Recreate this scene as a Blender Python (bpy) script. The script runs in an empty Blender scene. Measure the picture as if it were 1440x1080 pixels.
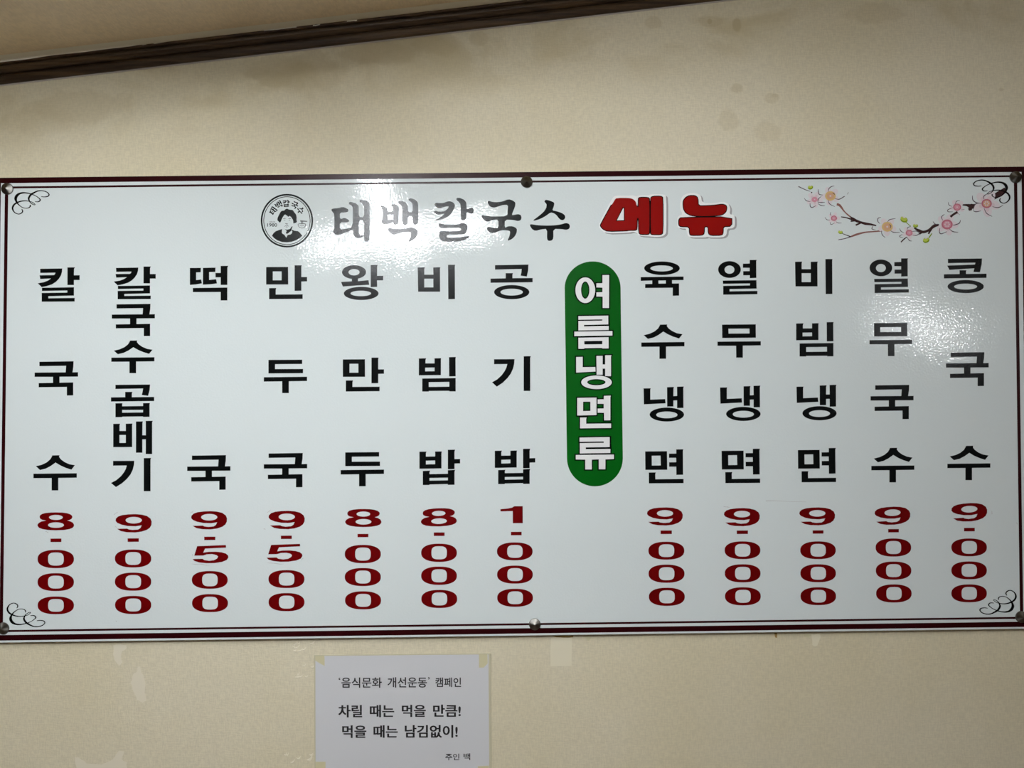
import bpy, math, random
from mathutils import Vector
from mathutils.geometry import tessellate_polygon

random.seed(4)
S = bpy.context.scene
COL = S.collection

# ------------------------------------------------------------------ camera, light, exposure
F = 1082.0            # focal length in pixels of the 1440 wide frame
DIST = 1.34           # camera to wall
CZ = 1.65             # camera height
cam_d = bpy.data.cameras.new('camera')
cam_d.sensor_width = 36.0
cam_d.lens = 36.0 * F / 1440.0
cam_d.clip_start = 0.01
cam = bpy.data.objects.new('camera', cam_d)
COL.objects.link(cam)
cam.location = (0, -DIST, CZ)
cam.rotation_euler = (math.radians(90), 0, 0)
S.camera = cam

S.view_settings.view_transform = 'Standard'
S.view_settings.look = 'None'
S.view_settings.gamma = 1.0
S.view_settings.use_curve_mapping = False
S.view_settings.exposure = 0.0
S.cycles.max_bounces = 8
S.cycles.diffuse_bounces = 5

W = bpy.data.worlds.new('room_world')
S.world = W
W.use_nodes = True
W.node_tree.nodes['Background'].inputs[0].default_value = (0.5, 0.5, 0.48, 1)
W.node_tree.nodes['Background'].inputs[1].default_value = 0.02

LAMP = 119.0           # radiance of the ceiling tubes
LAMP_COL = (0.975, 1.0, 1.04, 1)
SIDE_LAMP = 80.0


def ceil_z(x):
    return 2.306 + 0.117 * x


def P(u, v, off=0.0):
    """the point at distance off in front of the wall that stands at photo pixel u, v"""
    D = DIST - off
    return Vector(((u - 720.0) / F * D, -off, CZ + (540.0 - v) / F * D))


# ------------------------------------------------------------------ materials
def srgb(r, g, b):
    def f(c):
        c /= 255.0
        return c / 12.92 if c <= 0.04045 else ((c + 0.055) / 1.055) ** 2.4
    return (f(r), f(g), f(b), 1)


def mat(name, col, rough=0.5, metal=0.0, spec=0.5):
    m = bpy.data.materials.new(name)
    m.use_nodes = True
    b = m.node_tree.nodes['Principled BSDF']
    b.inputs['Base Color'].default_value = col
    b.inputs['Roughness'].default_value = rough
    b.inputs['Metallic'].default_value = metal
    b.inputs['Specular IOR Level'].default_value = spec
    return m


def N(m, kind, **kw):
    n = m.node_tree.nodes.new(kind)
    for k, v in kw.items():
        setattr(n, k, v)
    return n


def L(m, a, b):
    m.node_tree.links.new(a, b)


def math_node(m, op, a, b=None, clamp=False):
    n = N(m, 'ShaderNodeMath', operation=op, use_clamp=clamp)
    for i, x in enumerate((a, b)):
        if x is None:
            continue
        if isinstance(x, (int, float)):
            n.inputs[i].default_value = x
        else:
            L(m, x, n.inputs[i])
    return n.outputs[0]


def noise(m, vec, scale, detail=3.0, rough=0.55, dist=0.0):
    n = N(m, 'ShaderNodeTexNoise')
    n.inputs['Scale'].default_value = scale
    n.inputs['Detail'].default_value = detail
    n.inputs['Roughness'].default_value = rough
    n.inputs['Distortion'].default_value = dist
    L(m, vec, n.inputs['Vector'])
    return n.outputs['Fac']


def ramp(m, fac, lo, hi):
    n = N(m, 'ShaderNodeMapRange', interpolation_type='SMOOTHSTEP')
    L(m, fac, n.inputs['Value'])
    n.inputs['From Min'].default_value = lo
    n.inputs['From Max'].default_value = hi
    return n.outputs['Result']


def mapping(m, vec, scale, loc=(0, 0, 0)):
    n = N(m, 'ShaderNodeMapping')
    n.inputs['Scale'].default_value = scale
    n.inputs['Location'].default_value = loc
    L(m, vec, n.inputs['Vector'])
    return n.outputs['Vector']


def mixcol(m, fac, a, b, blend='MIX'):
    n = N(m, 'ShaderNodeMix', data_type='RGBA', blend_type=blend)
    if isinstance(fac, (int, float)):
        n.inputs[0].default_value = fac
    else:
        L(m, fac, n.inputs[0])
    for i, x in ((6, a), (7, b)):
        if isinstance(x, tuple):
            n.inputs[i].default_value = x
        else:
            L(m, x, n.inputs[i])
    return n.outputs[2]


def coord(m):
    return N(m, 'ShaderNodeTexCoord').outputs['Object']


def bump(m, height, strength, distance):
    n = N(m, 'ShaderNodeBump')
    n.inputs['Strength'].default_value = strength
    n.inputs['Distance'].default_value = distance
    L(m, height, n.inputs['Height'])
    L(m, n.outputs[0], m.node_tree.nodes['Principled BSDF'].inputs['Normal'])


def wallpaper(name, stains, base=(0.72, 0.665, 0.50, 1)):
    """fine linen-textured, yellowed wallpaper; stains are water marks that stay where they are"""
    m = mat(name, base, 0.55, spec=0.35)
    c = coord(m)
    fine_h = noise(m, mapping(m, c, (90, 90, 420)), 1.0, 3, 0.6)
    fine_v = noise(m, mapping(m, c, (420, 90, 90)), 1.0, 3, 0.6)
    weave = math_node(m, 'ADD', fine_h, fine_v)
    big = noise(m, c, 2.2, 4, 0.6)
    col = mixcol(m, ramp(m, big, 0.35, 0.7), base, (base[0] * 0.95, base[1] * 0.935, base[2] * 0.87, 1))
    col = mixcol(m, ramp(m, weave, 0.75, 1.25), (0.93, 0.93, 0.92, 1), (1.05, 1.05, 1.04, 1))
    mul = mixcol(m, 1.0, mixcol(m, ramp(m, big, 0.35, 0.7), base, (base[0] * 0.95, base[1] * 0.935, base[2] * 0.87, 1)), col, 'MULTIPLY')
    out = mul
    if stains:
        sep = N(m, 'ShaderNodeSeparateXYZ')
        L(m, c, sep.inputs[0])
        x, z = sep.outputs[0], sep.outputs[2]
        # damp band along the leaking cornice
        line = math_node(m, 'ADD', math_node(m, 'MULTIPLY', x, 0.117), 2.27)
        d = math_node(m, 'SUBTRACT', line, z)
        near = math_node(m, 'SUBTRACT', 1.0, ramp(m, d, 0.02, 0.16), True)
        patch = ramp(m, noise(m, mapping(m, c, (5, 1, 9), (3.1, 0, 1.7)), 1.0, 5, 0.62, 0.6), 0.45, 0.66)
        damp = math_node(m, 'MULTIPLY', near, patch)
        out = mixcol(m, math_node(m, 'MULTIPLY', damp, 0.6), out, (0.54, 0.46, 0.26, 1))
        # single water marks, (x, z) of their middle, half width, half height, strength
        warp = math_node(m, 'MULTIPLY', math_node(m, 'SUBTRACT', noise(m, c, 22, 4, 0.6), 0.5), 1.6)
        for (u, v, rx, rz, k) in STAINS:
            p = P(u, v)
            dx = math_node(m, 'DIVIDE', math_node(m, 'SUBTRACT', x, p.x), rx / 808.0)
            dz = math_node(m, 'DIVIDE', math_node(m, 'SUBTRACT', z, p.z), rz / 808.0)
            r = math_node(m, 'SQRT', math_node(m, 'ADD', math_node(m, 'MULTIPLY', dx, dx), math_node(m, 'MULTIPLY', dz, dz)))
            r = math_node(m, 'ADD', r, warp)
            f = math_node(m, 'MULTIPLY', math_node(m, 'SUBTRACT', 1.0, ramp(m, r, 0.72, 1.1), True), min(k * 1.7, .7))
            out = mixcol(m, f, out, (0.50, 0.42, 0.24, 1))
    L(m, out, m.node_tree.nodes['Principled BSDF'].inputs['Base Color'])
    crinkle = noise(m, c, 9.0, 3, 0.5)
    h = math_node(m, 'ADD', weave, math_node(m, 'MULTIPLY', crinkle, 6.0))
    bump(m, h, 0.5, 0.0007)
    return m


STAINS = [(110, 150, 78, 26, .16), (50, 172, 60, 18, .10), (420, 100, 75, 30, .20), (385, 112, 30, 12, .16),
          (530, 72, 70, 18, .22), (672, 55, 14, 10, .22), (610, 62, 40, 16, .18),
          (1036, 34, 7, 12, .45), (1000, 30, 22, 8, .18), (998, 30, 3, 4, .4), (920, 32, 14, 10, .2),
          (1037, 124, 9, 8, .22), (1024, 168, 14, 18, .14), (1086, 138, 12, 8, .16), (1080, 185, 22, 14, .12),
          (1235, 18, 42, 16, .16), (1090, 134, 5, 3, .2), (1408, 126, 5, 3, .2)]

M_wall = wallpaper('stained_wallpaper', True)
M_wall_plain = wallpaper('plain_wallpaper', False)
M_ceiling = wallpaper('ceiling_paper', False, (0.88, 0.73, 0.53, 1))
M_panelling = mat('dark_panelling', (0.07, 0.045, 0.028, 1), 0.5)
M_edge = mat('paper_edge', (0.88, 0.83, 0.68, 1), 0.7)
M_scrap = mat('torn_paper', (0.80, 0.76, 0.62, 1), 0.8)
M_patch = mat('dried_paste', (0.77, 0.715, 0.56, 1), 0.6)
M_tape = mat('yellowed_tape', (0.64, 0.60, 0.38, 1), 0.35)
M_tapemark = mat('tape_mark', (0.78, 0.73, 0.55, 1), 0.5)
M_rust = mat('rusty_glue', (0.34, 0.22, 0.06, 1), 0.6)
M_caulk = mat('caulk', (0.52, 0.46, 0.40, 1), 0.8)

M_wood = mat('dark_wood', (0.055, 0.030, 0.013, 1), 0.42)
c = coord(M_wood)
g = noise(M_wood, mapping(M_wood, c, (3, 60, 160)), 1.0, 4)
L(M_wood, mixcol(M_wood, ramp(M_wood, g, 0.3, 0.75), (0.028, 0.014, 0.006, 1), (0.115, 0.068, 0.028, 1)),
  M_wood.node_tree.nodes['Principled BSDF'].inputs['Base Color'])
bump(M_wood, g, 0.4, 0.0006)


def glossy_sheet(name, col, rough, orange, spec=0.14):
    m = mat(name, col, rough, spec=spec)
    c = coord(m)
    h = noise(m, c, 300.0, 0, 0.5)
    bump(m, h, orange, 0.0009)
    return m


M_board = glossy_sheet('white_laminate', (0.715, 0.785, 0.78, 1), 0.05, 0.145, 0.32)
M_black = glossy_sheet('black_vinyl', (0.0035, 0.0045, 0.0045, 1), 0.2, 0.02)
M_ink = glossy_sheet('black_ink', (0.006, 0.008, 0.008, 1), 0.2, 0.02)
M_red = glossy_sheet('dark_red_vinyl', srgb(97, 0, 2), 0.34, 0.02)
M_maroon = glossy_sheet('maroon_vinyl', (0.022, 0.0012, 0.0022, 1), 0.3, 0.03)
M_menu_red = glossy_sheet('menu_red', srgb(136, 9, 5), 0.34, 0.02)
M_halo = glossy_sheet('white_halo', (0.86, 0.885, 0.87, 1), 0.22, 0.06)
M_shadow = glossy_sheet('printed_grey', (0.36, 0.365, 0.365, 1), 0.25, 0.05)
M_green = glossy_sheet('green_vinyl', srgb(0, 84, 14), 0.34, 0.02)
M_white = glossy_sheet('white_vinyl', (0.83, 0.835, 0.83, 1), 0.3, 0.02)
M_sticker = glossy_sheet('sticker_ground', (0.80, 0.80, 0.79, 1), 0.3, 0.03)
M_grime = mat('glue_residue', (0.50, 0.51, 0.50, 1), 0.6)
M_twig = glossy_sheet('printed_bark', srgb(58, 36, 36), 0.27, 0.03)
M_twig2 = glossy_sheet('printed_light_bark', srgb(140, 98, 90), 0.27, 0.03)
M_line = glossy_sheet('printed_outline', srgb(92, 80, 88), 0.27, 0.03)
M_petal = glossy_sheet('petal_pale', srgb(223, 216, 219), 0.25, 0.05)
M_petal2 = glossy_sheet('petal_pink', srgb(219, 201, 206), 0.25, 0.05)
M_pink = glossy_sheet('blossom_pink', srgb(210, 148, 163), 0.25, 0.05)
M_pink2 = glossy_sheet('blossom_rose', srgb(190, 112, 128), 0.25, 0.05)
M_yellow = glossy_sheet('blossom_yellow', srgb(216, 186, 120), 0.25, 0.05)
M_orange = glossy_sheet('blossom_orange', srgb(212, 168, 134), 0.25, 0.05)
M_bud = glossy_sheet('bud_green', srgb(186, 202, 82), 0.25, 0.05)
M_bud2 = glossy_sheet('bud_dark_green', srgb(122, 148, 22), 0.25, 0.05)
M_grey = glossy_sheet('grey_ink', (0.10, 0.11, 0.11, 1), 0.27, 0.03)
M_lgrey = glossy_sheet('light_grey_ink', (0.42, 0.44, 0.44, 1), 0.27, 0.03)
M_paper = mat('print_paper', (0.66, 0.675, 0.69, 1), 0.28)
M_lam = mat('laminate_film', (0.60, 0.565, 0.40, 1), 0.2)
M_text = mat('toner', (0.012, 0.012, 0.014, 1), 0.35)
M_panel_edge = mat('panel_edge', (0.75, 0.70, 0.66, 1), 0.4)

M_steel = mat('brushed_steel', (0.21, 0.205, 0.185, 1), 0.3, 1.0)
b = M_steel.node_tree.nodes['Principled BSDF']
b.inputs['Anisotropic'].default_value = 0.85
tg = N(M_steel, 'ShaderNodeTangent', direction_type='RADIAL', axis='Y')
L(M_steel, tg.outputs[0], b.inputs['Tangent'])
c = coord(M_steel)
L(M_steel, math_node(M_steel, 'ADD', math_node(M_steel, 'MULTIPLY', noise(M_steel, c, 260, 2), 0.3), 0.2), b.inputs['Roughness'])

M_floor = mat('floor_tile', (0.17, 0.12, 0.08, 1), 0.4)
c = coord(M_floor)
br = N(M_floor, 'ShaderNodeTexBrick', offset=0.0)
L(M_floor, c, br.inputs['Vector'])
br.inputs['Scale'].default_value = 1.0
br.inputs['Brick Width'].default_value = 0.3
br.inputs['Row Height'].default_value = 0.3
br.inputs['Mortar Size'].default_value = 0.004
br.inputs['Color1'].default_value = (0.19, 0.135, 0.09, 1)
br.inputs['Color2'].default_value = (0.16, 0.115, 0.078, 1)
br.inputs['Mortar'].default_value = (0.06, 0.05, 0.045, 1)
L(M_floor, br.outputs['Color'], M_floor.node_tree.nodes['Principled BSDF'].inputs['Base Color'])


# ------------------------------------------------------------------ mesh helpers
def link(name, me, parent=None):
    o = bpy.data.objects.new(name, me)
    COL.objects.link(o)
    if parent is not None:
        o.parent = parent
    return o


def mesh_obj(name, verts, faces, m, parent=None, smooth=False, mi=None):
    me = bpy.data.meshes.new(name)
    me.from_pydata([tuple(v) for v in verts], [], faces)
    for x in (m if isinstance(m, (list, tuple)) else [m]):
        me.materials.append(x)
    if mi:
        me.polygons.foreach_set('material_index', mi)
    if smooth:
        me.polygons.foreach_set('use_smooth', [True] * len(me.polygons))
    me.update()
    return link(name, me, parent)


def tag(o, label=None, cat=None, group=None, kind=None):
    if label: o['label'] = label
    if cat: o['category'] = cat
    if group: o['group'] = group
    if kind: o['kind'] = kind
    return o


def empty(name, loc=(0, 0, 0), parent=None):
    o = link(name, None, parent)
    o.location = loc
    o.empty_display_size = 0.05
    return o


def box(name, x0, x1, y0, y1, z0, z1, m, parent=None):
    v = [(x, y, z) for x in (x0, x1) for y in (y0, y1) for z in (z0, z1)]
    f = [(0, 1, 3, 2), (4, 6, 7, 5), (0, 4, 5, 1), (2, 3, 7, 6), (0, 2, 6, 4), (1, 5, 7, 3)]
    return mesh_obj(name, v, f, m, parent)


class Print:
    """flat print: shapes given in photo pixels, laid on the plane `off` in front of the wall"""
    def __init__(self, off):
        self.off, self.v, self.f, self.mi, self.mats = off, [], [], [], []

    def _m(self, m):
        if m not in self.mats:
            self.mats.append(m)
        return self.mats.index(m)

    def poly(self, m, outer, holes=(), lift=None):
        i = self._m(m)
        off = self.off
        self.off += 6e-6
        loops = [[Vector((x, y, 0)) for x, y in outer]] + [[Vector((x, y, 0)) for x, y in h] for h in holes]
        flat = [p for l in loops for p in l]
        base = len(self.v)
        self.v += [P(p.x, p.y, off) for p in flat]
        for t in tessellate_polygon(loops):
            a, b_, c_ = (flat[k] for k in t)
            cr = (b_.x - a.x) * (c_.y - a.y) - (b_.y - a.y) * (c_.x - a.x)
            if abs(cr) < 1e-9:
                continue
            # pixel y runs down: make every face look at the room (-y)
            t = tuple(base + k for k in t)
            self.f.append(t if cr < 0 else t[::-1])
            self.mi.append(i)

    def stroke(self, m, pts, widths, n=6, smooth=True, taper=True):
        pts = [Vector((p[0], p[1], 0)) for p in pts]
        if not isinstance(widths, (list, tuple)):
            widths = [widths] * len(pts)
        if smooth and len(pts) > 2:
            q, w = [], []
            for k in range(len(pts) - 1):
                p0 = pts[max(k - 1, 0)]; p1 = pts[k]; p2 = pts[k + 1]; p3 = pts[min(k + 2, len(pts) - 1)]
                for j in range(n):
                    t = j / n
                    q.append(0.5 * ((2 * p1) + (p2 - p0) * t + (2 * p0 - 5 * p1 + 4 * p2 - p3) * t * t + (3 * p1 - p0 - 3 * p2 + p3) * t ** 3))
                    w.append(widths[k] * (1 - t) + widths[k + 1] * t)
            q.append(pts[-1]); w.append(widths[-1])
        else:
            q, w = pts, list(widths)
        i = self._m(m)
        base = len(self.v)
        for k, p in enumerate(q):
            d = (q[min(k + 1, len(q) - 1)] - q[max(k - 1, 0)])
            if d.length < 1e-6:
                d = Vector((1, 0, 0))
            d.normalize()
            nrm = Vector((-d.y, d.x, 0)) * (w[k] / 2)
            o = self.off + 2e-7 * k
            self.v += [P(p.x + nrm.x, p.y + nrm.y, o), P(p.x - nrm.x, p.y - nrm.y, o)]
        for k in range(len(q) - 1):
            a = base + 2 * k
            self.f.append((a, a + 1, a + 3, a + 2))
            self.mi.append(i)
        self.off += 8e-6

    def mesh(self, name, text_verts, text_faces, m):
        i = self._m(m)
        base = len(self.v)
        self.v += text_verts
        for t in text_faces:
            self.f.append(tuple(base + k for k in t)); self.mi.append(i)
        self.off += 6e-6

    def build(self, name, parent):
        # anchor each print at its own middle
        me = bpy.data.meshes.new(name)
        c = sum(self.v, Vector()) / len(self.v)
        me.from_pydata([tuple(v - c) for v in self.v], [], self.f)
        for m in self.mats:
            me.materials.append(m)
        me.polygons.foreach_set('material_index', self.mi)
        me.update()
        o = link(name, me, parent)
        o.location = c - (world_loc(parent) if parent else Vector())
        for v in me.polygons[:1]:
            if v.normal.y > 0:
                me.flip_normals()
        return o


def world_loc(o):
    p = Vector(o.location)
    while o.parent:
        o = o.parent
        p += o.location
    return p


def ell(cx, cy, rx, ry, n=40, e=2.0, rot=0.0):
    out = []
    for k in range(n):
        a = 2 * math.pi * k / n
        ca, sa = math.cos(a), math.sin(a)
        x = rx * math.copysign(abs(ca) ** (2 / e), ca)
        y = ry * math.copysign(abs(sa) ** (2 / e), sa)
        if rot:
            x, y = x * math.cos(rot) - y * math.sin(rot), x * math.sin(rot) + y * math.cos(rot)
        out.append((cx + x, cy + y))
    return out


def area2(p):
    return sum(p[i][0] * p[(i + 1) % len(p)][1] - p[(i + 1) % len(p)][0] * p[i][1] for i in range(len(p)))


def offset(poly, d):
    """grow (d > 0) or shrink a simple polygon by d, mitred"""
    s = 1 if area2(poly) > 0 else -1
    n = len(poly)
    out = []
    for i in range(n):
        p0, p1, p2 = (Vector(poly[i - 1]), Vector(poly[i]), Vector(poly[(i + 1) % n]))
        a, b_ = (p1 - p0), (p2 - p1)
        if a.length < 1e-6 or b_.length < 1e-6:
            out.append(tuple(p1)); continue
        a.normalize(); b_.normalize()
        n1, n2 = Vector((a.y, -a.x)) * s, Vector((b_.y, -b_.x)) * s
        m = n1 + n2
        if m.length < 0.3:
            m = n1
        m.normalize()
        k = min(1 / max(m.dot(n1), 0.3), 1.6)
        out.append(tuple(p1 + m * d * k))
    return out


def chaikin(p, it=1):
    for _ in range(it):
        q = []
        for i in range(len(p)):
            a, b_ = p[i], p[(i + 1) % len(p)]
            q.append((a[0] * .78 + b_[0] * .22, a[1] * .78 + b_[1] * .22))
            q.append((a[0] * .22 + b_[0] * .78, a[1] * .22 + b_[1] * .78))
        p = q
    return p


def pts(s):
    v = [float(x) for x in s.replace(',', ' ').split()]
    return list(zip(v[::2], v[1::2]))


def bbox(shapes):
    xs = [p[0] for s in shapes for p in s[0]]
    ys = [p[1] for s in shapes for p in s[0]]
    return min(xs), min(ys), max(xs), max(ys)


def fit(shapes, bb, src=None):
    x0, y0, x1, y1 = src or bbox(shapes)
    X0, Y0, X1, Y1 = bb
    sx, sy = (X1 - X0) / (x1 - x0), (Y1 - Y0) / (y1 - y0)
    f = lambda l: [(X0 + (x - x0) * sx, Y0 + (y - y0) * sy) for x, y in l]
    return [(f(o), [f(h) for h in hs]) for o, hs in shapes]


# ------------------------------------------------------------------ the room
XL, XR, YB = -2.3, 2.68, -4.9


def wall_poly(name, x0, x1, z0a, z0b, y, m):
    """wall facing the room whose top follows the sloping ceiling"""
    nx = 40
    v, f = [], []
    t = 0.1 if y >= 0 else -0.1
    for k in range(nx + 1):
        x = x0 + (x1 - x0) * k / nx
        v += [(x, y, 0), (x, y, ceil_z(x)), (x, y + t, 0), (x, y + t, ceil_z(x))]
    for k in range(nx):
        a = 4 * k
        f += [(a, a + 4, a + 5, a + 1), (a + 2, a + 3, a + 7, a + 6), (a + 1, a + 5, a + 7, a + 3)]
    return mesh_obj(name, v, f, m)


wall_back = tag(wall_poly('wall_back', XL, XR, 0, 0, 0.0, M_wall), kind='structure')
wall_front = tag(wall_poly('wall_front', XL, XR, 0, 0, YB, M_panelling), kind='structure')
for nm, x, s in (('wall_left', XL, -1), ('wall_right', XR, 1)):
    h = ceil_z(x)
    tag(box(nm, min(x, x + .1 * s), max(x, x + .1 * s), YB, 0, 0, h, M_panelling), kind='structure')
tag(box('floor', XL, XR, YB, 0, -0.08, 0, M_floor), kind='structure')

# ceiling: sheet of paper on boards, faintly sagging near the cornice
v, f = [], []
NX, NY = 90, 50
for j in range(NY + 1):
    y = YB * (j / NY) ** 2.2
    for i in range(NX + 1):
        x = XL + (XR - XL) * i / NX
        z = ceil_z(x)
        if 0.05 < -y < 1.2:
            z += 0.0035 * math.sin(9 * x + 14 * y) * math.exp(-((x + .85) / .18) ** 2) * math.exp(-((y + .22) / .12) ** 2)
        v.append((x, y, z))
for j in range(NY):
    for i in range(NX):
        a = j * (NX + 1) + i
        f.append((a, a + 1, a + NX + 2, a + NX + 1))
nb = len(v)
for (x, y) in ((XL, YB), (XR, YB), (XR, 0), (XL, 0)):
    v.append((x, y, ceil_z(x) + .08))
f.append((nb, nb + 1, nb + 2, nb + 3))
tag(mesh_obj('ceiling', v, f, M_ceiling, smooth=True), kind='structure')

# brown cornice moulding along the sloping ceiling line
prof = [(0, 0), (.0045, -.0004), (.0075, .0015), (.0092, .005), (.0095, .0095), (.0078, .0125), (.0055, .0135), (.0055, .0148),
        (.0105, .0150), (.0145, .0168), (.0168, .0200), (.0172, .0232), (.0160, .0252), (.0142, .0258), (.0142, .0272),
        (.0195, .0275), (.0205, .0290), (.0205, .0312), (0, .0312)]


def run_profile(name, prof, x0, x1, zbase, m, parent=None, n=60):
    v, f = [], []
    k = len(prof)
    for i in range(n + 1):
        x = x0 + (x1 - x0) * i / n
        for (o, z) in prof:
            v.append((x, -o, zbase(x) + z))
    for i in range(n):
        for j in range(k - 1):
            a = i * k + j
            f.append((a, a + k, a + k + 1, a + 1))
    f.append(tuple(range(k)))
    f.append(tuple(n * k + j for j in reversed(range(k))))
    return mesh_obj(name, v, f, m, parent)


bot = lambda x: ceil_z(x) - .0312
trim = tag(run_profile('trim_1', prof, XL, XR, bot, M_wood), kind='structure')
run_profile('caulk_line', [(0, -.0022), (.0012, -.0022), (.0016, .0002), (0, .0002)], XL, XR, bot, M_caulk, trim)


# loose lower edge of the ceiling paper, curling down over the cornice
def gap(u):
    t = max(0.0, min(1.0, (u - 150) / 130.0)) * max(0.0, min(1.0, (490 - u) / 90.0))
    return 5.0 * t * t * (3 - 2 * t)


v, f = [], []
NU = 160
for i in range(NU + 1):
    u = -60 + 840.0 * i / NU
    g = gap(u)
    low = 87.6 - 0.1225 * u - g * 0.75 + 0.7 * math.sin(u / 17.0) * math.sin(u / 41.0)
    wid = (5.6 if u < 520 else 5.6 - 3.2 * min(1, (u - 520) / 120)) + 0.5 * math.sin(u / 23.0)
    for (dv, o) in ((0, .0222), (-wid * .6, .0232), (-wid, .0262), (-wid - 1.5, .042)):
        p = P(u, low + dv, o)
        p.z = ceil_z(p.x) - .0003 if o > .035 else min(p.z, ceil_z(p.x) - .0005)
        v.append(p)
for i in range(NU):
    for j in range(3):
        a = i * 4 + j
        f.append((a, a + 4, a + 5, a + 1))
mesh_obj('paper_edge', v, f, M_edge, trim, smooth=True)

# scraps of torn paper left on the cornice lip
for (u0, v0, u1, v1, h) in ((216, 62, 284, 51.5, 3.0), (286, 51, 346, 45, 1.6), (371, 43.5, 417, 38.5, 2.8), (440, 36.8, 450, 35.2, 1.6), (488, 30.5, 502, 29.5, 2.6), (200, 63.5, 206, 62.8, 1.0)):
    n = 7
    v = []
    for k in range(n + 1):
        t = k / n
        u, w = u0 + (u1 - u0) * t, v0 + (v1 - v0) * t + random.uniform(-.25, .25)
        v += [P(u, w, .0212), P(u, w - h * random.uniform(.8, 1.1), .0212)]
    f = [(2 * k, 2 * k + 2, 2 * k + 3, 2 * k + 1) for k in range(n)]
    mesh_obj('paper_scrap', v, f, M_scrap, trim)


# marks on the wallpaper below the board
def wall_mark(name, p, m, off=.0006, jag=0.0):
    q = p
    if jag:
        q = []
        for i in range(len(p)):
            a, b_ = p[i], p[(i + 1) % len(p)]
            for t in (0, .33, .66):
                q.append((a[0] * (1 - t) + b_[0] * t + random.uniform(-jag, jag), a[1] * (1 - t) + b_[1] * t + random.uniform(-jag, jag)))
    pr = Print(off)
    pr.poly(m, q)
    return pr.build(name, wall_back)


wall_mark('paste_patch', pts('160 908 166 906 178 908 179 911 172 916 170 925 173 932 167 936 162 930 159 920'), M_patch, jag=.8)
wall_mark('paste_patch', pts('194 937 197 938 198 945 202 950 204 962 203 974 206 986 200 988 193 984 187 972 184 960 187 948 193 944'), M_patch, jag=.7)
wall_mark('paste_patch', pts('105 1064 112 1066 122 1073 142 1075 158 1068 167 1056 174 1057 171 1068 179 1072 178 1085 108 1085'), M_patch, jag=.8)
wall_mark('tape_mark', pts('774.5 897 804 896 804 936 774 937'), M_tapemark, jag=.4)
wall_mark('tape_mark', pts('1141 892 1154 892 1152 903 1148 909 1142 907'), M_tapemark, jag=.6)
wall_mark('glue_stain', pts('776 894.3 806 893.4 806 896 797 897 784 896.4'), M_rust, jag=.4)
wall_mark('glue_stain', pts('818 894.5 830 893.5 831 898 827 901 824 897'), M_tape, jag=.5)
wall_mark('glue_stain', pts('1089 890 1093 890 1092.5 897 1090 896.5'), M_rust, jag=.2)
wall_mark('glue_stain', pts('1130 892 1139 892 1138 897 1132 896'), M_tape, jag=.4)


def peel(cx, cy, w, h, k, name='loose_paper_flake'):
    """blistered flakes of wallpaper: little curled ridges"""
    for _ in range(k):
        x, y = cx + random.uniform(-w, w), cy + random.uniform(-h, h)
        ln, a = random.uniform(4, 11), math.radians(random.uniform(-50, -15))
        v = []
        n = 6
        for i in range(n + 1):
            t = i / n
            px, py = x + ln * t * math.cos(a), y + ln * t * math.sin(a) + math.sin(t * 3.1) * 1.6
            r = math.sin(math.pi * t)
            v += [P(px, py, .0002), P(px, py + 1.3 * r, .0012 * r + .0003), P(px + .4, py + 2.6 * r, .0002)]
        f = [(3 * i + j, 3 * i + 3 + j, 3 * i + 4 + j, 3 * i + 1 + j) for i in range(n) for j in (0, 1)]
        mesh_obj(name, v, f, M_patch, wall_back, smooth=True)


peel(420, 908, 18, 7, 8)
peel(425, 943, 12, 9, 7)
peel(415, 1065, 20, 7, 7)


# ------------------------------------------------------------------ the menu board
BO = 0.0100                     # front of the panel, in front of the wall
TH = 0.0040
board = empty('menu_board', P(720, 568, BO))
tag(board, 'long white glossy menu board with maroon border and black Korean dish names', 'menu board')
BP = world_loc(board)


def rel(o):
    """put an object built in world coordinates under the board"""
    o.location = Vector(o.location) - BP
    return o


O = [(-7, 250.1), (1444.5, 234.2), (1453, 884.2), (-14, 904.0)]       # panel outline
O1 = [(-7, 250.1), (1444.5, 234.2), (1453, 881.3), (-14, 901.0)]      # maroon band, outside
I1 = [(1.2, 257.6), (1436.5, 241.8), (1445, 874.2), (-6, 893.2)]      # maroon band, inside
T1 = [(7, 262.3), (1430.3, 246.4), (1439, 870.1), (-0.8, 888.9)]      # fine line, outside
T2 = [(11.6, 265.1), (1425.7, 249.0), (1434.4, 867.4), (4.0, 886.0)]  # fine line, inside


def bilin(q, s, t):
    a = Vector(q[0]).lerp(Vector(q[1]), s)
    b_ = Vector(q[3]).lerp(Vector(q[2]), s)
    return a.lerp(b_, t)


v, f = [], []
fr = [P(*p, BO) for p in O]
bk = [Vector((p.x, -(BO - TH), p.z)) for p in fr]
v = fr + bk
f = [(3, 2, 1, 0), (4, 5, 6, 7)] + [(i, (i + 1) % 4, 4 + (i + 1) % 4, 4 + i) for i in range(4)]
panel = rel(mesh_obj('panel', v, f, [M_board, M_panel_edge], board, mi=[0, 1, 1, 1, 1, 1]))
bv = panel.modifiers.new('bevel', 'BEVEL'); bv.width = .0005; bv.segments = 2

PR = BO + .00012                # height of the flat print on the panel


def band(name, a, b_, m):
    pr = Print(PR)
    for i in range(4):
        j = (i + 1) % 4
        pr.poly(m, [a[i], a[j], b_[j], b_[i]])
    return pr.build(name, board)


band('border_band', O1, I1, M_maroon)
band('border_line', T1, T2, M_maroon)

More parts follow.
